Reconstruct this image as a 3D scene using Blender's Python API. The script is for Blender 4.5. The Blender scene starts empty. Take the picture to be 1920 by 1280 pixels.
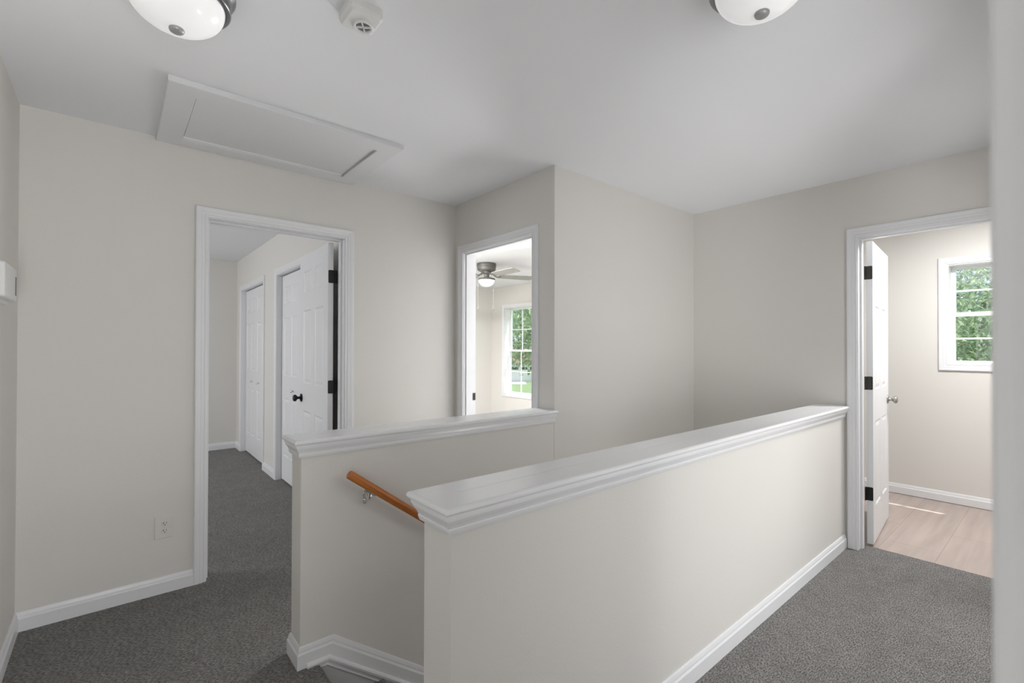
import bpy, bmesh, math, random
import numpy as np
from mathutils import Vector, Matrix
random.seed(7); rng = np.random.default_rng(7)
D = bpy.data; C = bpy.context.scene.collection
PI = math.pi
# ------------------------------------------------------------------ plan
H, YAW, PITCH, ROLL, F, CX, CY = 1.3116, .8680, .0078, .0019, 884.58, 962.47, 645.79
CEIL = 2.44
XL, YB, XC, YS, XR = -.3401, 3.1496, 2.0621, 2.0444, 3.7188   # left wall, back wall, door wall, stair wall, right wall
T = .115
X0, X1, YN, TH = .5899, .6253, .9731, .1275                    # half-wall ends, near half-wall face, thickness
XE, XEO = 5.47, 5.62                                           # outside wall
YF = 7.10                                                      # far wall of the back rooms
XK = 1.24                                                      # closet wall
CASE = .0585; HEAD = 2.043
STAIRX = .665

# ------------------------------------------------------------------ materials
def nt(name):
    m = D.materials.new(name); m.use_nodes = True
    n = m.node_tree.nodes; l = m.node_tree.links
    return m, n, l, n['Principled BSDF']
def mat(name, col, rough=.5, metal=0, spec=.5, bump=0, bscale=200, bdist=.002, var=0, vscale=3, emit=0, coat=0):
    m, n, l, p = nt(name)
    p.inputs['Base Color'].default_value = (*col, 1); p.inputs['Roughness'].default_value = rough
    p.inputs['Metallic'].default_value = metal; p.inputs['Specular IOR Level'].default_value = spec
    p.inputs['Coat Weight'].default_value = coat
    if emit:
        p.inputs['Emission Color'].default_value = (1, 1, 1, 1); p.inputs['Emission Strength'].default_value = emit
    tc = n.new('ShaderNodeTexCoord')
    if var:
        t = n.new('ShaderNodeTexNoise'); t.inputs['Scale'].default_value = vscale; t.inputs['Detail'].default_value = 4
        l.new(tc.outputs['Object'], t.inputs['Vector'])
        r = n.new('ShaderNodeMixRGB'); r.inputs[1].default_value = (*[c*(1-var) for c in col], 1); r.inputs[2].default_value = (*[min(1, c*(1+var)) for c in col], 1)
        l.new(t.outputs['Fac'], r.inputs[0]); l.new(r.outputs[0], p.inputs['Base Color'])
    if bump:
        t = n.new('ShaderNodeTexNoise'); t.inputs['Scale'].default_value = bscale; t.inputs['Detail'].default_value = 3
        l.new(tc.outputs['Object'], t.inputs['Vector'])
        b = n.new('ShaderNodeBump'); b.inputs['Strength'].default_value = bump; b.inputs['Distance'].default_value = bdist
        l.new(t.outputs['Fac'], b.inputs['Height']); l.new(b.outputs['Normal'], p.inputs['Normal'])
    return m
M = {}
M['wall'] = mat('wall_paint', (.738, .718, .682), .55, spec=.3, bump=.22, bscale=150, bdist=.002)
M['ceil'] = mat('ceiling_paint', (.85, .86, .88), .8, spec=.2, bump=.08, bscale=120)
M['trim'] = mat('trim_paint', (.80, .805, .82), .32, spec=.5)
M['cap'] = mat('cap_gloss_paint', (.82, .825, .835), .23, spec=.55, bump=.05, bscale=30, bdist=.003)
M['door'] = mat('door_paint', (.80, .805, .82), .38, spec=.5)
M['hatch'] = mat('hatch_paint', (.79, .795, .81), .5)
M['black'] = mat('black_metal', (.008, .008, .008), .35, metal=.3)
M['bronze'] = mat('dark_bronze', (.05, .048, .045), .4, metal=.5)
M['nickel'] = mat('brushed_nickel', (.42, .41, .40), .28, metal=1)
M['darknickel'] = mat('ring_dark_nickel', (.26, .26, .27), .25, metal=1)
M['fanmetal'] = mat('fan_pewter', (.12, .116, .105), .45, metal=.3)
M['blade'] = mat('fan_blade', (.29, .285, .265), .5, var=.08, vscale=12)
M['chrome'] = mat('chrome', (.75, .74, .72), .15, metal=1)
M['glow'] = mat('lit_frosted_glass', (.85, .85, .85), .12, spec=.5, emit=.30)
M['fanglow'] = mat('lit_fan_glass', (.85, .85, .85), .3, emit=1.0)
M['finial'] = mat('finial_nickel', (.40, .40, .40), .4, metal=.4)
M['plastic'] = mat('white_plastic', (.78, .78, .77), .4)
M['ivory'] = mat('almond_plastic', (.72, .705, .67), .4)
M['slot'] = mat('slot_dark', (.01, .01, .01), .6)
M['hole'] = mat('grille_grey', (.22, .22, .22), .7)
M['vinylframe'] = mat('window_vinyl', (.84, .845, .855), .35)
M['siding'] = mat('house_siding', (.75, .74, .72), .7, var=.05)
M['garage'] = mat('garage_white', (.88, .89, .90), .6)
M['roof'] = mat('red_shingle', (.36, .17, .15), .85, var=.25, vscale=3)
M['lawn'] = mat('lawn_green', (.20, .29, .13), .9, var=.35, vscale=2)
M['drive'] = mat('driveway', (.52, .50, .48), .9, var=.1, vscale=1)
M['bark'] = mat('bark', (.22, .19, .17), .9, var=.3, vscale=8)
M['glassdark'] = mat('garage_window', (.03, .035, .045), .1)

def carpet():
    m, n, l, p = nt('grey_cut_pile_carpet')
    tc = n.new('ShaderNodeTexCoord')
    def noise(s, d, r=.6):
        t = n.new('ShaderNodeTexNoise'); t.inputs['Scale'].default_value = s; t.inputs['Detail'].default_value = d; t.inputs['Roughness'].default_value = r
        l.new(tc.outputs['Object'], t.inputs['Vector']); return t
    def ramp(t, a, b, ca, cb):
        r = n.new('ShaderNodeValToRGB'); r.color_ramp.elements[0].position = a; r.color_ramp.elements[1].position = b
        r.color_ramp.elements[0].color = (*ca, 1); r.color_ramp.elements[1].color = (*cb, 1)
        l.new(t.outputs['Fac'], r.inputs[0]); return r
    fine = noise(80, 4, .75); mid = noise(14, 5, .65); big = noise(2.2, 3)
    mp = n.new('ShaderNodeMapping'); mp.inputs['Rotation'].default_value = (0, 0, .5); mp.inputs['Scale'].default_value = (1.0, 2.6, 1)
    l.new(tc.outputs['Object'], mp.inputs['Vector']); l.new(mp.outputs['Vector'], fine.inputs['Vector'])
    r1 = ramp(fine, .40, .60, (.052, .047, .043), (.46, .44, .418))
    r2 = ramp(mid, .3, .7, (.80,)*3, (1.12,)*3); r3 = ramp(big, .3, .7, (.90,)*3, (1.08,)*3)
    m1 = n.new('ShaderNodeMixRGB'); m1.blend_type = 'MULTIPLY'; m1.inputs[0].default_value = 1
    m2 = n.new('ShaderNodeMixRGB'); m2.blend_type = 'MULTIPLY'; m2.inputs[0].default_value = 1
    l.new(r1.outputs[0], m1.inputs[1]); l.new(r2.outputs[0], m1.inputs[2]); l.new(m1.outputs[0], m2.inputs[1]); l.new(r3.outputs[0], m2.inputs[2])
    l.new(m2.outputs[0], p.inputs['Base Color'])
    p.inputs['Roughness'].default_value = 1; p.inputs['Specular IOR Level'].default_value = .1
    p.inputs['Sheen Weight'].default_value = .25; p.inputs['Sheen Roughness'].default_value = .5
    b = n.new('ShaderNodeBump'); b.inputs['Strength'].default_value = .9; b.inputs['Distance'].default_value = .014
    l.new(fine.outputs['Fac'], b.inputs['Height']); l.new(b.outputs['Normal'], p.inputs['Normal'])
    return m
M['carpet'] = carpet()

def planks():
    m, n, l, p = nt('vinyl_wood_planks')
    tc = n.new('ShaderNodeTexCoord'); mp = n.new('ShaderNodeMapping')
    mp.inputs['Location'].default_value = (.35, .024, 0)
    l.new(tc.outputs['Object'], mp.inputs['Vector'])
    br = n.new('ShaderNodeTexBrick'); br.offset = .37; br.inputs['Scale'].default_value = 1
    br.inputs['Brick Width'].default_value = 1.22; br.inputs['Row Height'].default_value = .285
    br.inputs['Mortar Size'].default_value = .0012; br.inputs['Bias'].default_value = 0
    br.inputs['Color1'].default_value = (.47, .39, .35, 1); br.inputs['Color2'].default_value = (.40, .33, .295, 1); br.inputs['Mortar'].default_value = (.24, .17, .13, 1)
    l.new(mp.outputs['Vector'], br.inputs['Vector'])
    m2 = n.new('ShaderNodeMapping'); m2.inputs['Scale'].default_value = (.5, 6, 1); l.new(tc.outputs['Object'], m2.inputs['Vector'])
    g = n.new('ShaderNodeTexNoise'); g.inputs['Scale'].default_value = 3; g.inputs['Detail'].default_value = 6; l.new(m2.outputs['Vector'], g.inputs['Vector'])
    rp = n.new('ShaderNodeValToRGB'); rp.color_ramp.elements[0].position = .3; rp.color_ramp.elements[1].position = .7
    rp.color_ramp.elements[0].color = (.86, .85, .85, 1); rp.color_ramp.elements[1].color = (1.12, 1.12, 1.12, 1)
    l.new(g.outputs['Fac'], rp.inputs[0])
    mx = n.new('ShaderNodeMixRGB'); mx.blend_type = 'MULTIPLY'; mx.inputs[0].default_value = 1
    l.new(br.outputs['Color'], mx.inputs[1]); l.new(rp.outputs[0], mx.inputs[2]); l.new(mx.outputs[0], p.inputs['Base Color'])
    p.inputs['Roughness'].default_value = .38; p.inputs['Specular IOR Level'].default_value = .6
    return m
M['planks'] = planks()

def oak():
    m, n, l, p = nt('stained_oak_rail')
    tc = n.new('ShaderNodeTexCoord'); mp = n.new('ShaderNodeMapping'); mp.inputs['Scale'].default_value = (2.5, 70, 70)
    mr = n.new('ShaderNodeMapping'); mr.inputs['Rotation'].default_value = (0, -.6435, 0); l.new(tc.outputs['Object'], mr.inputs['Vector']); l.new(mr.outputs['Vector'], mp.inputs['Vector'])
    g = n.new('ShaderNodeTexNoise'); g.inputs['Scale'].default_value = 1; g.inputs['Detail'].default_value = 5; l.new(mp.outputs['Vector'], g.inputs['Vector'])
    rp = n.new('ShaderNodeValToRGB'); rp.color_ramp.elements[0].position = .32; rp.color_ramp.elements[1].position = .7
    rp.color_ramp.elements[0].color = (.30, .085, .014, 1); rp.color_ramp.elements[1].color = (.64, .215, .036, 1)
    l.new(g.outputs['Fac'], rp.inputs[0]); l.new(rp.outputs[0], p.inputs['Base Color'])
    p.inputs['Roughness'].default_value = .35
    return m
M['oak'] = oak()

def glass():
    m, n, l, p = nt('window_glass')
    n.remove(p)
    t = n.new('ShaderNodeBsdfTransparent'); t.inputs[0].default_value = (.93, .96, .97, 1)
    g = n.new('ShaderNodeBsdfGlossy'); g.inputs['Roughness'].default_value = .02
    mx = n.new('ShaderNodeMixShader'); mx.inputs[0].default_value = .06
    l.new(t.outputs[0], mx.inputs[1]); l.new(g.outputs[0], mx.inputs[2]); l.new(mx.outputs[0], n['Material Output'].inputs[0])
    return m
M['glass'] = glass()
def leafmat(name, a, b):
    m, n, l, p = nt(name)
    g = n.new('ShaderNodeNewGeometry')
    rp = n.new('ShaderNodeValToRGB'); rp.color_ramp.elements[0].color = (*a, 1); rp.color_ramp.elements[1].color = (*b, 1)
    l.new(g.outputs['Random Per Island'], rp.inputs[0]); l.new(rp.outputs[0], p.inputs['Base Color'])
    p.inputs['Roughness'].default_value = .45
    tr = n.new('ShaderNodeBsdfTranslucent'); l.new(rp.outputs[0], tr.inputs[0])
    mx = n.new('ShaderNodeMixShader'); mx.inputs[0].default_value = .45
    l.new(p.outputs[0], mx.inputs[1]); l.new(tr.outputs[0], mx.inputs[2]); l.new(mx.outputs[0], n['Material Output'].inputs[0])
    return m
M['leafA'] = leafmat('leaves_green', (.20, .32, .17), (.60, .70, .46))
M['leafB'] = leafmat('leaves_blue_green', (.20, .33, .28), (.50, .62, .54))

# ------------------------------------------------------------------ mesh builder
class B:
    def __init__(s): s.v = []; s.f = []; s.sm = []
    def add(s, v, f, smooth=False):
        o = len(s.v); s.v += [tuple(p) for p in v]; s.f += [tuple(i+o for i in q) for q in f]; s.sm += [smooth]*len(f); return s
    def box(s, x0, x1, y0, y1, z0, z1):
        v = [(x, y, z) for z in (z0, z1) for y in (y0, y1) for x in (x0, x1)]
        return s.add(v, [(0, 2, 3, 1), (4, 5, 7, 6), (0, 1, 5, 4), (2, 6, 7, 3), (0, 4, 6, 2), (1, 3, 7, 5)])
    def sweep(s, path, prof, fr, side=1, closed=False, smooth=False):
        n = len(path); N = []
        for i in range(n if closed else n-1):
            a, b = path[i], path[(i+1) % n]; dx, dy = b[0]-a[0], b[1]-a[1]; L = math.hypot(dx, dy); N.append((-dy/L*side, dx/L*side))
        v = []
        for i in range(n):
            if closed: n1, n2 = N[i-1], N[i]
            else: n1, n2 = N[max(0, i-1)], N[min(i, n-2)]
            k = 1+n1[0]*n2[0]+n1[1]*n2[1]; m = ((n1[0]+n2[0])/k, (n1[1]+n2[1])/k)
            for o, w in prof: v.append(fr(path[i][0]+m[0]*o, path[i][1]+m[1]*o, w))
        k = len(prof); f = []
        for i in range(n if closed else n-1):
            j = (i+1) % n
            for q in range(k):
                r = (q+1) % k; f.append((i*k+q, i*k+r, j*k+r, j*k+q))
        if not closed: f += [tuple(range(k)), tuple(range((n-1)*k, n*k))[::-1]]
        return s.add(v, f, smooth)
    def lathe(s, prof, c=(0, 0, 0), seg=40, axis='z', smooth=True):
        v = []; k = len(prof); f = []
        for i in range(seg):
            a = 2*PI*i/seg
            for r, h in prof:
                p = (r*math.cos(a), r*math.sin(a), h)
                if axis == 'x': p = (h, r*math.cos(a), r*math.sin(a))
                if axis == 'y': p = (r*math.cos(a), h, r*math.sin(a))
                v.append((p[0]+c[0], p[1]+c[1], p[2]+c[2]))
        for i in range(seg):
            j = (i+1) % seg
            for q in range(k-1): f.append((i*k+q, j*k+q, j*k+q+1, i*k+q+1))
        return s.add(v, f, smooth)
    def tube(s, pts, r, seg=12, cap=True):
        pts = [Vector(p) for p in pts]; v = []; f = []; n = len(pts)
        rr = r if isinstance(r, (list, tuple)) else [r]*n
        up = None
        for i in range(n):
            t = (pts[min(i+1, n-1)]-pts[max(0, i-1)]).normalized()
            if up is None: up = Vector((0, 0, 1)) if abs(t.z) < .9 else Vector((1, 0, 0))
            a = t.cross(up).normalized(); b = a.cross(t).normalized(); up = b
            for k in range(seg):
                g = 2*PI*k/seg; v.append(pts[i]+(a*math.cos(g)+b*math.sin(g))*rr[i])
        for i in range(n-1):
            for k in range(seg):
                j = (k+1) % seg; f.append((i*seg+k, i*seg+j, (i+1)*seg+j, (i+1)*seg+k))
        s.add(v, f, True)
        if cap: s.add(v[:seg], [tuple(range(seg))]); s.add(v[-seg:], [tuple(range(seg))[::-1]])
        return s
    def rrect(s, cx, cy, w, h, r, d0, d1, fr, seg=5, inset=.0):
        # rounded rectangle slab between depths d0, d1 (fr maps u, v, w); inset chamfers the outer face
        def ring(sh, d):
            o = []
            for qx, qy, a0 in ((1, 1, 0), (-1, 1, 90), (-1, -1, 180), (1, -1, 270)):
                for i in range(seg+1):
                    a = math.radians(a0+90*i/seg)
                    o.append(fr(cx+qx*(w/2-r)+(r-sh)*math.cos(a), cy+qy*(h/2-r)+(r-sh)*math.sin(a), d))
            return o
        R = [ring(0, d0)]
        if inset: R += [ring(0, d1-(d1-d0)*.35 if inset else d1), ring(inset*.35, d1-(d1-d0)*.1), ring(inset, d1)]
        else: R += [ring(0, d1)]
        k = len(R[0]); v = sum(R, []); f = []
        for i in range(len(R)-1):
            for q in range(k): f.append((i*k+q, i*k+(q+1) % k, (i+1)*k+(q+1) % k, (i+1)*k+q))
        f += [tuple(range(k))[::-1], tuple(range((len(R)-1)*k, len(R)*k))]
        return s.add(v, f)
def obj(name, b, m, parent=None, org=(0, 0, 0), recalc=True, bevel=0):
    me = D.meshes.new(name)
    me.from_pydata([(p[0]-org[0], p[1]-org[1], p[2]-org[2]) for p in b.v], [], b.f); me.update()
    me.polygons.foreach_set('use_smooth', b.sm)
    if recalc:
        bm = bmesh.new(); bm.from_mesh(me); bmesh.ops.recalc_face_normals(bm, faces=bm.faces); bm.to_mesh(me); bm.free()
    me.materials.append(m if not isinstance(m, str) else M[m])
    o = D.objects.new(name, me); C.objects.link(o)
    if parent: o.parent = parent
    else: o.location = org
    if bevel:
        mo = o.modifiers.new('bevel', 'BEVEL'); mo.width = bevel; mo.segments = 3; mo.limit_method = 'ANGLE'; mo.angle_limit = math.radians(40)
    return o
def tag(o, label, cat, group=None, kind=None):
    o['label'] = label; o['category'] = cat
    if group: o['group'] = group
    if kind: o['kind'] = kind
    return o
def empty(name, loc=(0, 0, 0), rz=0):
    o = D.objects.new(name, None); C.objects.link(o); o.location = loc; o.rotation_euler = (0, 0, rz); o.empty_display_size = .1; return o
def S(name, b, m, label, cat, bevel=0): return tag(obj(name, b, m, bevel=bevel), label, cat, kind='structure')

# frames: map (u, v, w) to the world
fXY = lambda u, v, w: (u, v, w)
def f_yneg(y): return lambda u, v, w: (u, y-w, v)       # wall facing -y : u = x, v = z
def f_xneg(x): return lambda u, v, w: (x-w, u, v)       # wall facing -x : u = y, v = z
def f_xpos(x): return lambda u, v, w: (x+w, u, v)
def f_ypos(y): return lambda u, v, w: (u, y+w, v)

# ------------------------------------------------------------------ shell
def wall_boxes(b, axis, c0, c1, a0, a1, z0, z1, holes=()):
    def bx(p, q, lo, hi):
        if q-p < 1e-6 or hi-lo < 1e-6: return
        if axis == 'x': b.box(c0, c1, p, q, lo, hi)     # wall plane x = const, runs along y
        else: b.box(p, q, c0, c1, lo, hi)
    cur = a0
    for h in sorted(holes):
        bx(cur, h[0], z0, z1); bx(h[0], h[1], h[3], z1); bx(h[0], h[1], z0, h[2]); cur = h[1]
    bx(cur, a1, z0, z1)
    return b
JT = .018
D1 = (.406, 1.1785); D2 = (2.2475, 3.030); D3 = (.133, .8965)     # clear openings between the jambs
DF = (-.60, .195)                                                # doorway the picture is taken from
DH = (1.00, 1.80)  # unseen opening added so fill light reaches the near half wall
DG = (2.20, 3.10)                                                # unseen doorway added in the same wall to pass fill light
DL = (.35, 1.15)                                                  # unseen doorway added in the left wall beside the camera for fill light
def hole(d): return (d[0]-JT, d[1]+JT, 0, HEAD+JT)
W1 = (5.75, 6.71, .49, 2.05); W2 = (.07, .682, 1.185, 2.037)
WB = [(.4, 2.0, .5, 2.0), (-1.7, -.7, .9, 2.0)]
S('wall_left', wall_boxes(B(), 'x', XL-T, XL, -.105, YB, 0, CEIL, [hole(DL)]), 'wall', 'beige painted wall at far left carrying the white control box', 'wall')
S('wall_back', wall_boxes(B(), 'y', YB, YB+T, -2.4, XC, 0, CEIL, [hole(D1)]), 'wall', 'beige wall with the open door into the carpeted bedroom', 'wall')
S('wall_landing', wall_boxes(B(), 'x', XC, XC+T, YS, YF, 0, CEIL, [hole(D2)]), 'wall', 'narrow beige wall with the doorway showing the ceiling fan', 'wall')
S('wall_stairwell', wall_boxes(B(), 'y', YS, YS+T, XC+T, XE, -2.75, CEIL).box(XC, XC+T, YS, YS+T, -2.75, 0), 'wall', 'tall beige wall along the far side of the stairwell', 'wall')
S('wall_right', wall_boxes(B(), 'x', XR, XR+T, -.105, YS, 0, CEIL, [hole(D3)]).box(XR, XR+T, YN+TH, YS, -2.75, 0), 'wall', 'beige end wall with the doorway into the bathroom', 'wall')
S('wall_front', wall_boxes(B(), 'y', -.105, 0, -2.4, XR+T, 0, CEIL, [hole(DF), hole(DH), hole(DG)]), 'wall', 'wall with the doorway from which the landing is seen', 'wall')
S('wall_exterior', wall_boxes(B(), 'x', XE, XEO, -4, YF+.115, -.3, CEIL, [W1, W2]), 'wall', 'pale outside wall holding both windows', 'wall')
S('wall_rear', wall_boxes(B(), 'y', YF, YF+.115, -2.515, XE, -.3, CEIL), 'wall', 'beige far wall of the two back bedrooms', 'wall')
KA = (3.96, 5.10); KB = (5.66, 6.80); KH = 2.032
S('wall_closet', wall_boxes(B(), 'x', XK, XK+T, YB+T, YF, 0, CEIL, [(KB[0]-JT, KB[1]+JT, 0, KH+JT), (KA[0]-JT, KA[1]+JT, 0, KH+JT)]).box(XK+T, XC, 5.33, 5.43, 0, CEIL),
  'wall', 'beige bedroom wall with two white bifold closets', 'wall')
S('wall_west', wall_boxes(B(), 'x', -2.515, -2.4, -4, YF, 0, CEIL, [(4.3, 6.1, .5, 2.05)]), 'wall', 'outer wall of the carpeted bedroom', 'wall')
S('wall_south', wall_boxes(B(), 'y', -4.115, -4, -2.515, XEO, 0, CEIL, [(-.9, .9, .5, 2.1), (1.3, 3.1, .5, 2.1)]), 'wall', 'outer wall of the room behind the landing', 'wall')
S('wall_bath', wall_boxes(B(), 'y', -1.6, -1.5, XR+T, XE, 0, CEIL).box(XR, XR+T, -4, -.105, 0, CEIL), 'wall', 'bathroom side wall', 'wall')
S('ceiling', B().box(-2.515, XEO, -4.115, YF+.115, CEIL, CEIL+.14), 'ceil', 'smooth pale grey-white ceiling over the landing', 'ceiling')
fl = B().box(-2.4, STAIRX-.02, -4, YF, -.25, 0).box(STAIRX-.02, XR+.13, -4, YN+.06, -.25, 0).box(STAIRX-.02, XE, YS+TH, YF, -.25, 0).box(XC, XC+T, YS, YS+TH, -.25, 0)
# rounded carpet nosing at the head of the stairs
nos = [(STAIRX-.02, 0)]+[(STAIRX-.02+.022*math.sin(a), -.022+.022*math.cos(a)) for a in np.linspace(0, PI, 9)]+[(STAIRX-.02, -.2)]
fl.sweep([(0, YN+.06), (0, YS)], [(x, z) for x, z in nos], lambda u, v, w: (-u, v, w), 1)
S('floor', fl, 'carpet', 'grey cut pile carpet of the landing and bedrooms', 'floor')
S('floor_bathroom', B().box(XR+.13, XE, -1.5, YS, -.25, -.004), 'planks', 'brown wood plank floor in the bathroom', 'floor')
# stairs going down between the half walls
st = B()
for i in range(1, 13):
    xa = STAIRX+(i-1)*.254; zt = -i*.19
    st.box(xa-.01, min(xa+.28, XR), YN+TH, YS, zt-.26, zt)
st.box(STAIRX-.02, XR, YN+TH, YS, -2.9, -2.6)
S('stairs', st, 'carpet', 'carpeted stairs descending between the two half walls', 'stairs')

# half walls, caps
CAPZ = .9145
PROF_M = [(0, .861), (.008, .861), (.0105, .868), (.0115, .874), (.0105, .877), (.013, .884), (.018, .892), (.0215, .899), (.022, .904), (.025, .905), (.025, CAPZ), (0, CAPZ)]
def cap(parent, x0, x1, y0, y1, faces, ov=.036):
    # faces: closed-ended outline running round the free sides
    b = B(); th = .0205; r = th/2
    prof = [(ov-.12, CAPZ), (ov-r, CAPZ)]+[(ov-r+r*math.cos(a), CAPZ+r+r*math.sin(a)) for a in np.linspace(-PI/2, PI/2, 8)]+[(ov-.12, CAPZ+th)]
    w = (y1-y0)/2
    prof = [(-w+.0005 if p[0] < 0 else p[0], p[1]) for p in prof]
    b.sweep(faces, prof, fXY, 1)
    c = obj('cap', b, 'cap', parent)
    m = obj('cap_moulding', B().sweep(faces, PROF_M, fXY, 1), 'trim', parent)
    return c
hw = S('wall_near_half', B().box(X1, XR, YN, YN+TH, -2.75, CAPZ), 'wall', 'near beige half wall beside the stairs under a white cap', 'half wall', bevel=.004)
e = .7032
cap(hw, X1, XR, YN, YN+TH, [(XR-.0165, YN+TH), (X1, YN+TH), (X1, YN), (XR-.0165, YN)][::-1], ov=.034)
hf = S('wall_far_half', B().box(X0, XC, YS, YS+TH, -2.75, CAPZ), 'wall', 'far beige half wall carrying the wooden handrail', 'half wall', bevel=.004)
capf = B(); th = .0205; r = th/2; ov = .034; w = TH/2
prof = [(-w+.0005, CAPZ), (ov-r, CAPZ)]+[(ov-r+r*math.cos(a), CAPZ+r+r*math.sin(a)) for a in np.linspace(-PI/2, PI/2, 8)]+[(-w+.0005, CAPZ+th)]
pathf = [(XC, YS), (X0, YS), (X0, YS+TH), (XC, YS+TH)]
capf.sweep(pathf, prof, fXY, 1)
capf.box(XC-.001, XC+.016, YS-ov+.006, YS-.0005, CAPZ+.002, CAPZ+th-.002)       # small return past the wall corner
obj('cap', capf, 'cap', hf)
obj('cap_moulding', B().sweep(pathf, PROF_M, fXY, 1), 'trim', hf)

# ------------------------------------------------------------------ baseboards
HB = .0876
PB = [(0, 0), (.014, 0), (.014, .058), (.0095, .066), (.009, .072), (.0055, .083), (.003, HB), (0, HB)]
def base(name, path, side, label): return S(name, B().sweep(path, PB, fXY, side), 'trim', label, 'baseboard')
base('baseboard_left', [(XL, .02), (XL, YB), (D1[0]-CASE, YB)], -1, 'white baseboard along the left wall and below the outlet')
base('baseboard_back', [(D1[1]+CASE, YB), (XC, YB), (XC, D2[1]+CASE)], -1, 'white baseboard between the two bedroom doors')
base('baseboard_half_far', [(XC, YS+TH), (X0, YS+TH), (X0, YS), (.64, YS)], -1, 'white baseboard wrapping the end of the far half wall')
base('baseboard_half_near', [(XR-.0165, YN), (X1, YN), (X1, YN+TH), (X1+.06, YN+TH)], 1, 'white baseboard along the near half wall')
base('baseboard_bath', [(XE, YS), (XE, -1.5)], -1, 'white baseboard under the bathroom window')
base('baseboard_rear', [(-2.4, YF), (XK, YF), (XK, KB[1]+CASE)], -1, 'white baseboard on the far bedroom wall')
base('baseboard_closet', [(XK, KB[0]-CASE), (XK, KA[1]+CASE)], -1, 'short white baseboard between the two closets')
base('baseboard_bedroom', [(XC+T, YF), (XE, YF), (XE, YS+T)], -1, 'white baseboard of the bedroom with the fan')
# stair skirt
sk = B(); sl = .75; xk = .727
top = [(.64, HB), (xk, HB), (XR, HB-sl*(XR-xk))]
sk.sweep(top, [(0, 0), (0, .003), (.0046, .0055), (.0156, .009), (.0216, .0095), (.03, .014), (.095, .014), (.095, 0)], f_yneg(YS), -1)
low = [(.612, .018), (.705, .018), (XR, .018-.765*(XR-.705))]
sk.sweep(low, [(0, .010), (0, .018), (.004, .024), (.010, .027), (.018, .0255), (.023, .021), (.030, .020), (.034, .023), (.038, .0215), (.041, .017), (.34, .017), (.34, .010)], f_yneg(YS), -1)
S('trim_1', sk, 'trim', 'white sloping skirt board following the stairs', 'skirting')

# ------------------------------------------------------------------ door casings and jambs
PC = [(0, 0), (0, .0085), (.002, .010), (.010, .0105), (.0115, .0085), (.0135, .0085), (.016, .0120), (.028, .0140), (.031, .0128), (.034, .0145), (.046, .0165), (.053, .0165), (.0565, .0145), (CASE, .011), (CASE, 0)]
def casing(b, d, head, fr, flip=1, floor=0):
    a, c = d
    return b.sweep([(a, floor), (a, head), (c, head), (c, floor)], PC, fr, 1)
def jamb_x(b, x0, x1, d, head, stop=None):      # wall plane x = const
    b.box(x0, x1, d[0]-JT, d[0], 0, head+JT).box(x0, x1, d[1], d[1]+JT, 0, head+JT).box(x0, x1, d[0], d[1], head, head+JT)
    if stop: s0, s1 = stop; b.box(s0, s1, d[0], d[0]+.011, 0, head-.011).box(s0, s1, d[1]-.011, d[1], 0, head-.011).box(s0, s1, d[0], d[1], head-.011, head)
    return b
def jamb_y(b, y0, y1, d, head, stop=None):
    b.box(d[0]-JT, d[0], y0, y1, 0, head+JT).box(d[1], d[1]+JT, y0, y1, 0, head+JT).box(d[0], d[1], y0, y1, head, head+JT)
    if stop: s0, s1 = stop; b.box(d[0], d[0]+.011, s0, s1, 0, head-.011).box(d[1]-.011, d[1], s0, s1, 0, head-.011).box(d[0], d[1], s0, s1, head-.011, head)
    return b
def rail(d): return (d[0]-.004, d[1]+.004)

def leaf_mesh(w, h, t, cols, rows, z0=.012):
    # panelled leaf, hinge edge at u = 0, u along the leaf, v across (0..t), both faces panelled
    b = B()
    us = [0]+[c for p in cols for c in p]+[w]; zs = [z0]+[c for p in rows for c in p]+[z0+h]
    for side in (0, 1):
        v0 = 0 if side == 0 else t; s = 1 if side == 0 else -1
        for i in range(len(us)-1):
            for j in range(len(zs)-1):
                a, c, e, g = us[i], us[i+1], zs[j], zs[j+1]
                if i % 2 and j % 2:
                    R = []
                    for ins, dep in ((0, 0), (.003, .0025), (.010, .0065), (.014, .0065), (.018, .0055), (.036, .0015), (.040, .0012)):
                        R += [(a+ins, v0+s*dep, e+ins), (c-ins, v0+s*dep, e+ins), (c-ins, v0+s*dep, g-ins), (a+ins, v0+s*dep, g-ins)]
                    f = []
                    for k in range(6):
                        for q in range(4): f.append((k*4+q, k*4+(q+1) % 4, (k+1)*4+(q+1) % 4, (k+1)*4+q))
                    f.append((24, 25, 26, 27))
                    if side: f = [x[::-1] for x in f]
                    b.add(R, f)
                else:
                    q = [(a, v0, e), (c, v0, e), (c, v0, g), (a, v0, g)]
                    b.add(q, [(0, 1, 2, 3)] if side == 0 else [(3, 2, 1, 0)])
    za, zb = z0, z0+h
    b.add([(0, 0, za), (0, t, za), (0, t, zb), (0, 0, zb)], [(0, 3, 2, 1)])
    b.add([(w, 0, za), (w, t, za), (w, t, zb), (w, 0, zb)], [(0, 1, 2, 3)])
    b.add([(0, 0, zb), (w, 0, zb), (w, t, zb), (0, t, zb)], [(0, 1, 2, 3)])
    b.add([(0, 0, za), (w, 0, za), (w, t, za), (0, t, za)], [(3, 2, 1, 0)])
    return b
ROWS = [(.25, .82), (1.035, 1.605), (1.745, 1.91)]
def six(w): m = .108 if w > .7 else .07; g = .1 if w > .7 else .065; p = (w-2*m-g)/2; return [(m, m+p), (m+p+g, w-m)]
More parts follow.
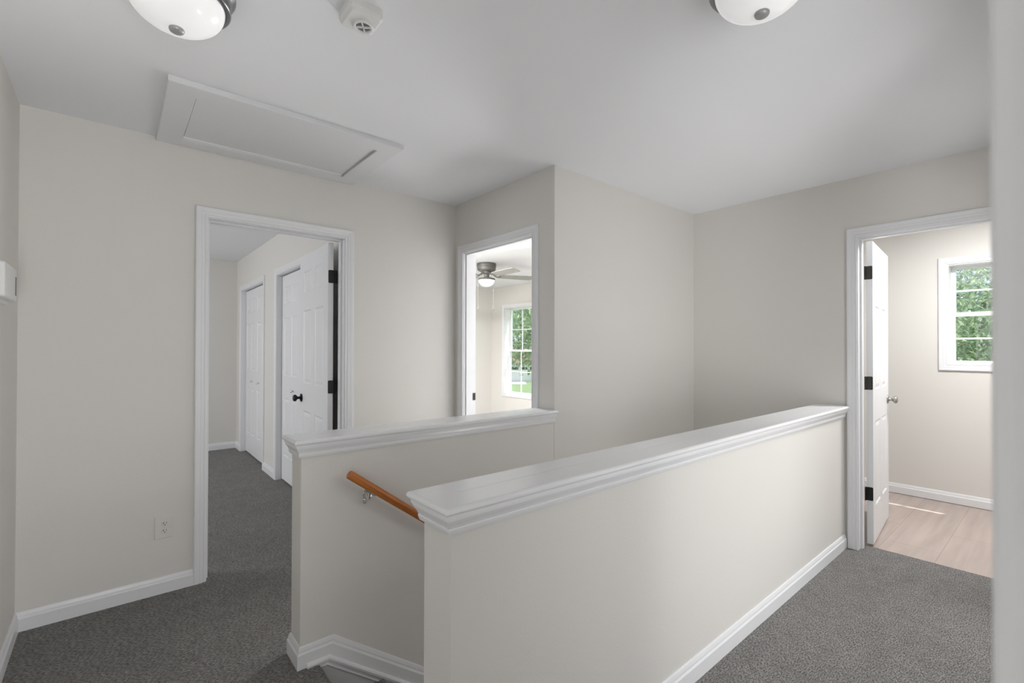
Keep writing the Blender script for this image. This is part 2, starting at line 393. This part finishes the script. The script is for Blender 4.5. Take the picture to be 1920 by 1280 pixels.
def knob(b, u, v, z, s):      # s = +1 outward along +v, -1 along -v
    pr = [(.0, 0), (.032, 0), (.0325, .004), (.029, .008), (.013, .011), (.0105, .018), (.0105, .030), (.016, .034), (.0245, .041), (.0275, .050), (.025, .058), (.018, .063), (.0, .065)]
    b.lathe([(r, v+s*h) for r, h in pr], (u, 0, z), 28, 'y'); return b
def hinge(b, z, t, leafv=(.003, .034)):
    # plate on the hinge edge of a leaf (local coords) with a knuckle
    fr = lambda u, v, w: (-w, u, v)
    b.rrect((leafv[0]+leafv[1])/2, z, leafv[1]-leafv[0], .089, .007, 0, .0022, fr)
    return b

def door(name, label, hx, hy, ang, w, kn, cat='door', hm='black', km='black', flipv=False, hz=(1.80, 1.045, .29)):
    pass

# door 1: carpeted bedroom, hinged on its right jamb, opened into the room
d1 = tag(empty('door_1', ((D1[0]+D1[1])/2, YB+T/2, 0)), 'white six panel door standing open into the carpeted bedroom', 'door', kind='structure'); o1 = tuple(d1.location)
obj('casing', casing(B(), rail(D1), HEAD+.004, f_yneg(YB)), 'trim', d1, o1)
obj('jamb', jamb_y(B(), YB-.0005, YB+T, D1, HEAD, (YB+.04, YB+.076)), 'trim', d1, o1)
def leaf(parent, porg, hx, hy, ang, w, t, name='door_leaf', h=2.02, cols=None, m='door'):
    # returns leaf object whose local axes are u along the leaf, v = thickness
    o = obj(name, leaf_mesh(w, h, t, cols or six(w), ROWS), m, parent)
    o.location = (hx-porg[0], hy-porg[1], -porg[2]); o.rotation_euler = (0, 0, ang); return o
# u axis points to +y (slightly -x); v axis = u rotated +90 = -x
A1 = math.radians(87.2)
l1 = leaf(d1, o1, 1.148, YB+T+.004, A1, .762, .035)
obj('knob', knob(knob(B(), .70, .035, .915, 1), .70, 0, .915, -1), 'black', l1)
for z in (1.80, 1.045, .29):
    b = hinge(B(), z, .035, (-.002, .033))
    b.box(-.002, .012, -.027, .000, z-.044, z+.044)
    for q in range(5): b.lathe([(0, z-.0445+q*.0178), (.0062, z-.0445+q*.0178), (.0066, z-.043+q*.0178), (.0066, z-.0287+q*.0178), (.0062, z-.0275+q*.0178), (0, z-.0275+q*.0178)], (-.003, -.013, 0), 14)
    obj('hinge', b, 'black', l1)
# door 2: bedroom with the fan, leaf folded back against the inner wall
d2 = tag(empty('door_2', (XC+T/2, (D2[0]+D2[1])/2, 0)), 'white framed doorway to the bedroom with the fan', 'door', kind='structure'); o2 = tuple(d2.location)
obj('casing', casing(B(), rail(D2), HEAD+.004, f_xneg(XC)), 'trim', d2, o2)
obj('jamb', jamb_x(B(), XC-.0005, XC+T, D2, HEAD, (XC+.02, XC+.058)), 'trim', d2, o2)
l2 = leaf(d2, o2, XC+T+.03, D2[0]-.010, math.radians(-6), .762, .035)
obj('knob', knob(B(), .70, .035, .915, 1), 'bronze', l2)
obj('strike_plate', B().rrect(XC+T-.0145, .932, .027, .057, .004, -.0005, .0018, lambda u, v, w: (u, D2[1]-w, v)), 'bronze', d2, o2)
obj('latch_hole', B().box(XC+T-.020, XC+T-.009, D2[1]-.0022, D2[1]-.0015, .920, .944), 'slot', d2, o2)
# door 3: bathroom, hinged on its left jamb, opened inward
d3 = tag(empty('door_3', (XR+T/2, (D3[0]+D3[1])/2, 0)), 'white six panel door standing open into the bathroom', 'door', kind='structure'); o3 = tuple(d3.location)
obj('casing', casing(B(), rail(D3), HEAD+.004, f_xneg(XR)), 'trim', d3, o3)
obj('jamb', jamb_x(B(), XR-.0005, XR+T, D3, HEAD, (XR+.04, XR+.076)), 'trim', d3, o3)
A3 = math.radians(5.2)
l3 = leaf(d3, o3, XR+T+.026, .850, A3, .752, .035)
obj('knob', knob(B(), .69, 0, .925, -1), 'nickel', l3)
obj('knob', knob(B(), .69, .035, .925, 1), 'nickel', l3)
for z in (1.822, 1.083, .345):
    b = hinge(B(), z, .035, (.001, .034))
    b.box(-.027, -.001, .040, .0425, z-.044, z+.044)
    for q in range(5): b.lathe([(0, z-.0445+q*.0178), (.006, z-.0445+q*.0178), (.0064, z-.043+q*.0178), (.0064, z-.0287+q*.0178), (.006, z-.0275+q*.0178), (0, z-.0275+q*.0178)], (-.004, .039, 0), 14)
    obj('hinge', b, 'black' if z < 1 else 'bronze', l3)
# the doorway in front: its casing stands right beside the lens
d6 = tag(empty('door_6', ((DF[0]+DF[1])/2, 0, 0)), 'white door casing close at the right edge of the view', 'door', kind='structure'); o6 = tuple(d6.location)
PCF = [(0, 0), (0, .011), (.0015, .0142), (.004, .0155), (.03, .0155), (.054, .0155), (CASE, .012), (CASE, 0)]
obj('casing', B().sweep([(rail(DF)[0], 0), (rail(DF)[0], HEAD+.004), (rail(DF)[1], HEAD+.004), (rail(DF)[1], 0)], PCF, f_ypos(0), 1), 'trim', d6, o6)
obj('jamb', jamb_y(B(), -.105, .0005, DF, HEAD), 'trim', d6, o6)
d7 = tag(empty('door_7', ((DG[0]+DG[1])/2, 0, 0)), 'white frame of an added unseen doorway that passes fill light', 'door', kind='structure'); o7 = tuple(d7.location)  # frame round the opening added for the right-hand fill
obj('casing', B().sweep([(rail(DG)[0], 0), (rail(DG)[0], HEAD+.004), (rail(DG)[1], HEAD+.004), (rail(DG)[1], 0)], PC, f_ypos(0), 1), 'trim', d7, o7)
obj('jamb', jamb_y(B(), -.105, .0005, DG, HEAD), 'trim', d7, o7)
# closets
def closet(name, k, label, gap_tilt):
    d = tag(empty(name, (XK, (k[0]+k[1])/2, 0)), label, 'door', kind='structure'); og = tuple(d.location)
    obj('casing', casing(B(), rail(k), KH+.004, f_xneg(XK)), 'trim', d, og)
    obj('jamb', jamb_x(B(), XK-.0005, XK+T, k, KH), 'trim', d, og)
    mid = (k[0]+k[1])/2; w = (k[1]-k[0])/2-.008
    for hy, ang, ku in ((mid+.0015, PI/2-gap_tilt, .175), (k[0]+.004, PI/2+gap_tilt, w-.175)):
        # u to +y, v to -x : front face is v = t
        o = leaf(d, og, XK+.045+.03, hy, ang, w, .03, h=2.010, cols=six(w))
        b = B().lathe([(r, .03+q) for r, q in ((0, 0), (.008, 0), (.007, .008), (.011, .014), (.013, .020), (.010, .025), (0, .026))], (ku, 0, .905), 16, 'y')
        obj('knob', b, 'chrome', o)
    return d
closet('door_4', KB, 'far white bifold closet with two small knobs in carpeted bedroom', .006)
closet('door_5', KA, 'near white bifold closet partly hidden behind the open bedroom door', .003)

# ------------------------------------------------------------------ windows (outside wall, facing -x)
def window(name, w, ncol, nrow, label):
    y0, y1, z0, z1 = w
    e_ = tag(empty(name, (XE, (y0+y1)/2, z0)), label, 'window', kind='structure'); og = tuple(e_.location)
    b = B().sweep([(y0, z0), (y0, z1), (y1, z1), (y1, z0)], PC, f_xneg(XE), 1, closed=True)
    obj('casing', b, 'trim', e_, og)
    j = .009
    b = B().box(XE-.0005, XE+.168, y0-.001, y0+j, z0, z1).box(XE-.0005, XE+.168, y1-j, y1+.001, z0, z1).box(XE-.0005, XE+.168, y0+j, y1-j, z1-j, z1+.001).box(XE-.0005, XE+.168, y0+j, y1-j, z0-.001, z0+j)
    obj('window_frame', b, 'vinylframe', e_, og)
    zm = (z0+z1)/2+(.0 if nrow == 2 else 0)
    a0, a1 = y0+j, y1-j
    for nm, x, lo, hi in (('upper_sash', XE+.134, zm-.018, z1-j), ('lower_sash', XE+.106, z0+j, zm+.018)):
        s = .030; b = B(); rb, rt = (.036, .026) if nm[0] == 'u' else (.018, .036)
        b.box(x, x+.03, a0, a0+s, lo, hi).box(x, x+.03, a1-s, a1, lo, hi).box(x, x+.03, a0+s, a1-s, hi-rt, hi).box(x, x+.03, a0+s, a1-s, lo, lo+rb)
        so = obj(nm, b, 'vinylframe', e_, og)
        g0, g1, h0, h1 = a0+s, a1-s, lo+rb, hi-rt
        b = B()
        for k in range(1, ncol): yy = g0+(g1-g0)*k/ncol; b.box(x+.009, x+.021, yy-.008, yy+.008, h0, h1)
        for k in range(1, nrow): zz = h0+(h1-h0)*k/nrow; b.box(x+.0085, x+.0215, g0, g1, zz-.008, zz+.008)
        obj('muntin', b, 'vinylframe', so, og)
        obj('pane', B().box(x+.0145, x+.0155, g0-.005, g1+.005, h0-.005, h1+.005), 'glass', so, og)
    obj('sash_lock', B().box(XE+.094, XE+.108, (a0+a1)/2-.03, (a0+a1)/2+.03, zm+.018, zm+.03), 'vinylframe', e_, og)
window('window_1', W1, 3, 2, 'tall white double hung window in the bedroom with the fan')
window('window_2', W2, 2, 2, 'small white double hung window in the bathroom')

# ------------------------------------------------------------------ hatch
h0 = tag(empty('attic_hatch', (.707, 2.77, CEIL)), 'white framed attic hatch in the ceiling next to the back wall', 'attic hatch'); oh = tuple(h0.location)
hx0, hx1, hy0, hy1 = .272, 1.120, 2.507, 3.012
PH = [(0, 0), (0, .024), (.1, .024), (.108, .019), (.108, 0)]
fz = lambda u, v, w: (u, v, CEIL-w)
b = B()
prof = [(0, 0), (0, .0225), (.003, .024), (.104, .024), (.108, .021), (.108, 0)]
b.sweep([(hx0, hy0), (hx1, hy0), (hx1, hy1+.027), (hx0, hy1+.027)], prof, fz, -1, closed=True)
obj('hatch_frame', b, 'hatch', h0, oh)
obj('hatch_panel', B().box(hx0+.004, hx1-.004, hy0+.004, hy1+.0235, CEIL-.012, CEIL-.0005), 'hatch', h0, oh)
obj('stop_bead', B().box(hx0, hx1-.012, hy1+.012, hy1+.027, CEIL-.021, CEIL), 'hatch', h0, oh)

# ------------------------------------------------------------------ ceiling lights
def ceiling_light(x, y, label):
    t = tag(empty('ceiling_light', (x, y, CEIL)), label, 'ceiling light', 'flush dome lights on the landing ceiling')
    pan = [(0, 0), (.152, 0), (.157, -.003), (.158, -.010), (.155, -.014), (.151, -.017), (.144, -.022), (.141, -.030), (.141, -.042), (.143, -.046), (.141, -.050), (.144, -.053), (.144, -.058), (.140, -.061), (.126, -.061), (.0, -.03)]
    obj('ring', B().lathe(pan, seg=72), 'darknickel', t)
    R = .128; dp = .086; z0 = -.060
    dome = [(R, z0+.006)]+[(R*math.cos(a), z0-dp*math.sin(a)) for a in np.linspace(0, PI/2, 22)][:-1]+[(0, z0-dp)]
    obj('dome', B().lathe(dome, seg=72), 'glow', t)
    zb = z0-dp
    obj('finial', B().lathe([(0, zb+.006), (.0175, zb+.004), (.0205, zb), (.0205, zb-.003), (.0185, zb-.008), (.013, zb-.0115), (.006, zb-.013), (0, zb-.0135)], seg=32), 'finial', t)
ceiling_light(.142, 1.778, 'frosted glass dome light on the ceiling beside the smoke alarm')
ceiling_light(1.442, .579, 'frosted glass dome light on the ceiling at top centre right, nearest the bathroom')

# smoke alarm
sa = tag(empty('smoke_alarm', (.628, 1.535, CEIL)), 'square white smoke alarm with a round crossed grille on the ceiling', 'smoke alarm'); sa.rotation_euler = (0, 0, 0)
fdn = lambda u, v, w: (u, v, -w)
obj('housing', B().rrect(0, 0, .118, .118, .020, 0, .036, fdn, inset=.012), 'plastic', sa)
b = B().lathe([(.034, -.034), (.034, -.040), (.032, -.0425), (.0265, -.0425), (.0245, -.040), (.0245, -.034)], (.012, .012, 0), 32)
obj('grille_ring', b, 'plastic', sa)
obj('sounder_opening', B().lathe([(0, -.0368), (.0245, -.0368)], (.012, .012, 0), 32), 'hole', sa)
b = B()
for a in (PI/4+.2, 3*PI/4+.2):
    dx, dy = math.cos(a), math.sin(a); nx, ny = -dy*.002, dx*.002; L = .025
    q = [(.012-dx*L-nx, .012-dy*L-ny), (.012+dx*L-nx, .012+dy*L-ny), (.012+dx*L+nx, .012+dy*L+ny), (.012-dx*L+nx, .012-dy*L+ny)]
    b.add([(u, v, z) for z in (-.037, -.0425) for u, v in q], [(0, 1, 2, 3), (7, 6, 5, 4), (0, 4, 5, 1), (1, 5, 6, 2), (2, 6, 7, 3), (3, 7, 4, 0)])
obj('grille_cross', b, 'plastic', sa)

# thermostat box on the left wall
tb = tag(empty('thermostat', (XL, 2.62, 1.56)), 'white plastic thermostat box on the far left wall', 'thermostat')
fx = lambda u, v, w: (w, u, v)
obj('backplate', B().rrect(-.02, 0,   .35, .158, .016, -.001, .012, fx, inset=.004), 'plastic', tb)
obj('cover', B().rrect(.022, .002, .276, .132, .012, .011, .036, fx, inset=.006), 'plastic', tb)
obj('side_slot', B().box(.0355, .037, .125, .150, -.04, .035), 'hole', tb)

# outlet
ou = tag(empty('electrical_outlet', (.212, YB, .349)), 'almond duplex outlet low on the wall left of the bedroom door', 'outlet')
fo = lambda u, v, w: (u, -w, v)
obj('wall_plate', B().rrect(0, 0, .081, .118, .004, 0, .006, fo, inset=.004), 'ivory', ou)
for z in (.0195, -.0195):
    rc = obj('receptacle', B().rrect(.004, z, .033, .029, .0125, .005, .0075, fo, inset=.001), 'ivory', ou)
    b = B().box(.004-.0078, .004-.0052, -.0079, -.007, z-.001, z+.009).box(.004+.0052, .004+.0074, -.0079, -.007, z+.0, z+.008)
    b.lathe([(0, -.0079), (.0026, -.0079), (.0026, -.007)], (.004, 0, z-.0065), 12, 'y')
    obj('slots', b, 'slot', rc)
obj('screw', B().lathe([(0, -.0075), (.003, -.0072), (.003, -.005)], (.004, 0, 0), 12, 'y'), 'ivory', ou)

# handrail
hr = tag(empty('handrail', (.77, YS, .7)), 'round orange oak handrail on brackets along the far half wall', 'handrail'); og = tuple(hr.location)
ax, ay, az = .769, 1.983, .773; sl = .75
pts = [(ax-.003*.8, ay, az+.003*.6), (ax, ay, az), (ax+.5, ay, az-.375), (3.55, ay, az-sl*(3.55-ax))]
obj('rail', B().tube(pts, [.0165, .0185, .0185, .0185], 24), 'oak', hr, og)
for bx in (.862, 2.2, 3.3):
    zr = az-sl*(bx-ax)-.0235
    b = B().rrect(bx, zr-.035, .022, .058, .010, 0, .005, lambda u, v, w: (u, YS-w, v), inset=.002)
    b.tube([(bx, YS-.004, zr-.045), (bx, YS-.022, zr-.046), (bx, YS-.045, zr-.036), (bx, YS-.058, zr-.016), (bx, ay, zr)], [.006, .0055, .005, .005, .0055], 10)
    b.tube([(bx, YS-.004, zr-.020), (bx, YS-.014, zr-.022), (bx, YS-.026, zr-.034), (bx, YS-.036, zr-.042)], .0028, 8)
    b.tube([(bx-.022, ay, zr+.0165+.001), (bx+.022, ay, zr-.0165+.001)], .006, 8)
    obj('bracket', b, 'chrome', hr, og)

# ------------------------------------------------------------------ ceiling fan
fan = tag(empty('ceiling_fan', (3.79, 5.03, CEIL)), 'pewter ceiling fan with a lit bowl in the bright bedroom', 'ceiling fan')
obj('motor_housing', B().lathe([(0, 0), (.126, 0), (.128, -.006), (.128, -.034), (.124, -.040), (.126, -.044), (.122, -.085), (.112, -.098), (.088, -.104), (.085, -.112), (.0, -.112)], seg=48), 'fanmetal', fan)
obj('switch_housing', B().lathe([(0, -.100), (.070, -.110), (.066, -.135), (.040, -.142), (.036, -.180), (.05, -.190), (.0, -.192)], seg=36), 'fanmetal', fan)
obj('light_fitter', B().lathe([(0, -.186), (.06, -.188), (.108, -.198), (.115, -.205), (.115, -.220), (.108, -.224), (0, -.224)], seg=40), 'fanmetal', fan)
obj('light_bowl', B().lathe([(.108, -.220)]+[(.108*math.cos(a), -.220-.088*math.sin(a)) for a in np.linspace(0, PI/2, 12)], seg=40), 'fanglow', fan)
for k in range(5):
    a = math.radians(-20.3+72*k)
    R = Matrix.Rotation(a, 4, 'Z')
    bl = B(); us = [.17, .19, .58, .645, .66]; hw_ = [.050, .058, .070, .064, .03]
    pit = math.radians(-14); V = []
    for dz in (-.0025, .0025):
        for sgn in (1, -1):
            for u, h_ in zip(us, hw_):
                p = R @ Vector((u, sgn*h_*math.cos(pit), -.163+sgn*h_*math.sin(pit)+dz)); V.append(tuple(p))
    n5 = len(us); f = []
    for i in range(n5-1):
        f.append((i, i+1, n5+i+1, n5+i)); f.append((2*n5+i, 3*n5+i, 3*n5+i+1, 2*n5+i+1))
        f.append((i, 2*n5+i, 2*n5+i+1, i+1)); f.append((n5+i, n5+i+1, 3*n5+i+1, 3*n5+i))
    f += [(0, n5, 3*n5, 2*n5), (n5-1, 3*n5-1, 4*n5-1, 2*n5-1)]
    bo = obj('blade', bl.add(V, f), 'blade', fan)
    ir = B()
    for s_ in (-.022, .022):
        P = [R @ Vector(p) for p in ((.06, s_*.4, -.118), (.10, s_*.7, -.145), (.14, s_, -.172), (.20, s_*1.5, -.170))]
        ir.tube(P, .0055, 8)
    obj('blade_iron', ir, 'fanmetal', bo)
for dx, dy, l in ((-.085, .075, .42), (.072, -.062, .43)):
    c = obj('pull_chain', B().tube([(dx, dy, -.20), (dx, dy, -.19-l+.03)], .0014, 6), 'nickel', fan)
    obj('chain_knob', B().lathe([(0, -.16-l), (.004, -.162-l), (.009, -.185-l), (.008, -.192-l), (0, -.194-l)], (dx, dy, 0), 12), 'fanmetal', c)

# ------------------------------------------------------------------ outdoors
GZ = -2.95
g = S('ground', B().box(XEO+.05, 120, -60, 160, GZ-.2, GZ), 'lawn', 'grass lawn outside the house', 'lawn')
S('eave', B().box(XEO, 5.757, -4.1, YF+.3, 2.60, 2.72), 'siding', 'roof overhang above the windows', 'eave')
S('wall_house_lower', B().box(XE, XEO, -4, YF+.115, GZ, -.3), 'siding', 'lower storey outside wall', 'wall')
def tree(x, y, zc, rx, rz, n, ls, lm, label, seed, group='trees outside the windows', limbs=5):
    R = np.random.default_rng(seed)
    t = tag(empty('tree', (x, y, GZ)), label, 'tree', group); og = tuple(t.location)
    b = B(); b.tube([(x, y, GZ), (x+.1, y-.05, (GZ+zc)/2), (x, y+.1, zc), (x, y, zc+rz*.6)], [.16, .13, .09, .03], 10)
    for k in range(limbs):
        a = 2*PI*k/limbs+R.uniform(-.3, .3); l = rx*R.uniform(.6, .95); z = zc+rz*R.uniform(-.6, .3)
        P = [(x, y, z-.6), (x+math.cos(a)*l*.4, y+math.sin(a)*l*.4, z-.1), (x+math.cos(a)*l*.75, y+math.sin(a)*l*.75, z+.35), (x+math.cos(a+.15)*l, y+math.sin(a+.15)*l, z+.9)]
        b.tube(P, [.06, .045, .028, .010], 7)
        for q in range(2):
            s0 = Vector(P[1+q]); a2 = a+R.uniform(-.9, .9)
            b.tube([s0, s0+Vector((math.cos(a2)*.5, math.sin(a2)*.5, .25)), s0+Vector((math.cos(a2)*1.0, math.sin(a2)*1.0, .35))], [.022, .014, .005], 6)
    obj('trunk', b, 'bark', t, og)
    # leaves: clustered cards
    nc = max(12, n//160)
    d = R.normal(size=(nc, 3)); d /= np.linalg.norm(d, axis=1)[:, None]; d *= (R.random(nc)**.4)[:, None]
    cen = d*np.array([rx, rx, rz])+np.array([x, y, zc])
    ci = R.integers(0, nc, n)
    p = cen[ci]+R.normal(size=(n, 3))*np.array([rx, rx, rz])*.17
    u = R.normal(size=(n, 3)); u /= np.linalg.norm(u, axis=1)[:, None]
    w = np.cross(u, R.normal(size=(n, 3))); w /= np.linalg.norm(w, axis=1)[:, None]
    nn = np.cross(u, w)
    L = ls*R.uniform(.6, 1.3, n)[:, None]
    V = np.stack([p-u*L, p+w*L*.42+nn*L*.1, p+u*L, p-w*L*.42+nn*L*.1], 1).reshape(-1, 3)-np.array(og)
    me = D.meshes.new('foliage'); me.from_pydata(V.tolist(), [], [(4*i, 4*i+1, 4*i+2, 4*i+3) for i in range(n)]); me.update(); me.materials.append(M[lm])
    o = D.objects.new('foliage', me); C.objects.link(o); o.parent = t
    return t
TB = [(12.0, 1.0, .9, 1.75, 2.3, 20000, .055, 'leafA', 'leafy green tree straight outside the bathroom window'),
      (12.0, -3.6, 1.0, 1.8, 2.3, 6000, .09, 'leafB', 'blue green tree right of the bathroom window view'),
      (12.4, 5.6, 1.0, 1.8, 2.3, 6000, .09, 'leafB', 'green tree between the two window views'),
      (18.5, 2.6, 2.6, 2.6, 3.0, 16000, .08, 'leafB', 'taller tree behind the one outside the bathroom window'),
      (18.5, -4.0, 2.4, 2.6, 3.0, 6000, .12, 'leafA', 'distant tree far right beyond the bathroom window')]
for i, a in enumerate(TB): tree(*a[:8], a[8], 20+i)
import math as _m
def along(px, dist):       # a point on the ground a given distance out in a viewing direction
    r3 = (px-CX)/F; c, s = math.cos(YAW), math.sin(YAW); fx_, fy_ = c+r3*s, s-r3*c
    return fx_*dist, fy_*dist
ax_, ay_ = along(1006, 26)
tree(ax_, ay_, 2.2, 3.2, 2.4, 8000, .14, 'leafA', 'green tree seen through the bedroom window', 41)
ax_, ay_ = along(1215, 30)
tree(ax_, ay_, 1.6, 2.3, 3.0, 6000, .15, 'leafA', 'green tree right of the bedroom window view', 42)
ax_, ay_ = along(930, 48)
tree(ax_, ay_, 4.5, 3.4, 3.0, 5000, .2, 'leafB', 'pale distant tree left in the bedroom window view', 43)
# neighbour's house with the garage
hx_, hy_ = along(974, 60)
nh = tag(empty('neighbour_house', (hx_, hy_, GZ)), 'white house with red roof and garage seen through the bedroom window', 'house'); nh.rotation_euler = (0, 0, YAW-PI/2+.12)
obj('house_wall', B().box(-9, 9, 0, 9, 0, 2.6), 'siding', nh)
b = B(); b.add([(-9.6, -.6, 2.5), (9.6, -.6, 2.5), (9.6, 9.6, 2.5), (-9.6, 9.6, 2.5), (-5, 4.5, 4.6), (5, 4.5, 4.6)], [(0, 1, 5, 4), (1, 2, 5), (2, 3, 4, 5), (3, 0, 4), (3, 2, 1, 0)])
obj('roof', b, 'roof', nh)
gd = obj('garage_door', B().box(-2.6, 2.6, -.06, .02, 0, 2.15), 'garage', nh)
for k in range(4): obj('garage_window', B().box(-2.25+k*1.2, -1.35+k*1.2, -.085, -.05, 1.55, 1.9), 'glassdark', gd)
dr = B().add([(x, y, z) for z in (GZ+.005, GZ+.03) for x, y in [along(950, 60), along(985, 60), along(988, 55.5), along(946, 55.5)]], [(0, 1, 2, 3), (7, 6, 5, 4), (0, 4, 5, 1), (1, 5, 6, 2), (2, 6, 7, 3), (3, 7, 4, 0)])
S('driveway', dr, 'drive', 'pale concrete driveway before the garage', 'driveway')

# ------------------------------------------------------------------ light
P = dict(west=47, bed=158, bed_fill=50, bath=41, rear=46, mid=7, right=10.5, high=8, left=4.2, stair=74, sun=7, sky=1.5)
def area(name, loc, rot, sx, sy, power, col=(1, 1, 1)):
    l = D.lights.new(name, 'AREA'); l.shape = 'RECTANGLE'; l.size = sx; l.size_y = sy; l.energy = power; l.color = col
    o = D.objects.new(name, l); C.objects.link(o); o.location = loc; o.rotation_euler = rot; return o
# unseen fill lamps added to brighten the landing and the rooms off it
area('west_bedroom_fill', (-2.55, 5.2, 1.28), (PI/2, 0, -PI/2), 1.8, 1.55, P['west'])  # added fill at an unseen opening, brightens the carpeted bedroom
area('fan_bedroom_fill', (2.75, 4.75, 2.42), (0, 0, 0), .5, .5, P['bed'])  # added ceiling fill out of view, lifts the fan bedroom walls
area('fan_doorway_fill', (3.7, 3.42, 1.15), (PI/2, 0, PI/2+.30), .6, 1.2, P['bed_fill'])  # added low fill aimed out of the doorway at the landing
area('bathroom_fill', (4.35, .25, 2.42), (0, 0, 0), .35, .35, P['bath'])  # added fill out of view, brightens bathroom and nearby carpet
area('rear_doorway_fill', (.10, -1.3, .8), (PI/2+.40, 0, 0), .8, 1.2, P['rear'])  # added fill behind the camera, tilted up to lift the ceiling
area('middle_doorway_fill', (1.4, -.5, 1.0), (PI/2+.3, 0, 0), 1.0, 1.7, P['mid'])  # added fill behind the middle opening, for the near half wall
area('right_doorway_fill', (2.65, -.6, .95), (PI/2+.35, 0, 0), 1.2, 1.7, P['right'])  # added upward fill for the ceiling and half wall on the right
area('right_floor_fill', (2.75, -.45, 2.0), (.75, 0, 0), .5, .3, P['high'])  # added high fill shining down on the right-hand carpet
area('left_doorway_fill', (-.6, .75, 1.1), (PI/2, 0, -PI/2), .7, 1.9, P['left'])  # added fill from the left for surfaces facing that side
area('stairwell_fill', (3.2, 1.57, -2.2), (PI, -.5, 0), .8, .8, P['stair'])  # added fill hidden in the stair shaft, lifts stairwell and ceiling
su = D.lights.new('sun', 'SUN'); su.energy = P['sun']; su.angle = .009; su.color = (1, .96, .9)
so = D.objects.new('sun', su); C.objects.link(so)
so.rotation_euler = Vector((-.348, .335, -1.19)).to_track_quat('-Z', 'Y').to_euler()
w = D.worlds.new('sky'); bpy.context.scene.world = w; w.use_nodes = True
n = w.node_tree.nodes; l = w.node_tree.links; bg = n['Background']
sky = n.new('ShaderNodeTexSky'); sky.sky_type = 'HOSEK_WILKIE'; sky.turbidity = 4; sky.ground_albedo = .4
sky.sun_direction = Vector((.348, -.335, 1.19)).normalized()
mx = n.new('ShaderNodeMixRGB'); mx.inputs[0].default_value = .6; mx.inputs[2].default_value = (.9, .96, 1.05, 1)
l.new(sky.outputs[0], mx.inputs[1]); l.new(mx.outputs[0], bg.inputs[0]); bg.inputs[1].default_value = P['sky']

# ------------------------------------------------------------------ camera
cam = D.cameras.new('camera'); co = D.objects.new('camera', cam); C.objects.link(co)
c, s = math.cos(YAW), math.sin(YAW); cp, sp = math.cos(PITCH), math.sin(PITCH); cr, sr = math.cos(ROLL), math.sin(ROLL)
fw = Vector((c*cp, s*cp, sp)); rt = Vector((s, -c, 0)); up = rt.cross(fw)
Rv = rt*cr+up*sr; Uv = up*cr-rt*sr
m4 = Matrix(((Rv.x, Uv.x, -fw.x, 0), (Rv.y, Uv.y, -fw.y, 0), (Rv.z, Uv.z, -fw.z, H), (0, 0, 0, 1)))
co.matrix_world = m4
cam.sensor_width = 36; cam.sensor_fit = 'HORIZONTAL'; cam.lens = F/1920*36
cam.shift_x = (960-CX)/1920; cam.shift_y = (CY-640)/1920; cam.clip_start = .01; cam.clip_end = 500
cam.dof.use_dof = True; cam.dof.focus_distance = 2.6; cam.dof.aperture_fstop = 7.1
sc = bpy.context.scene; sc.camera = co
vs = sc.view_settings; vs.view_transform = 'Standard'; vs.look = 'None'; vs.gamma = 1; vs.use_curve_mapping = False; vs.exposure = 0
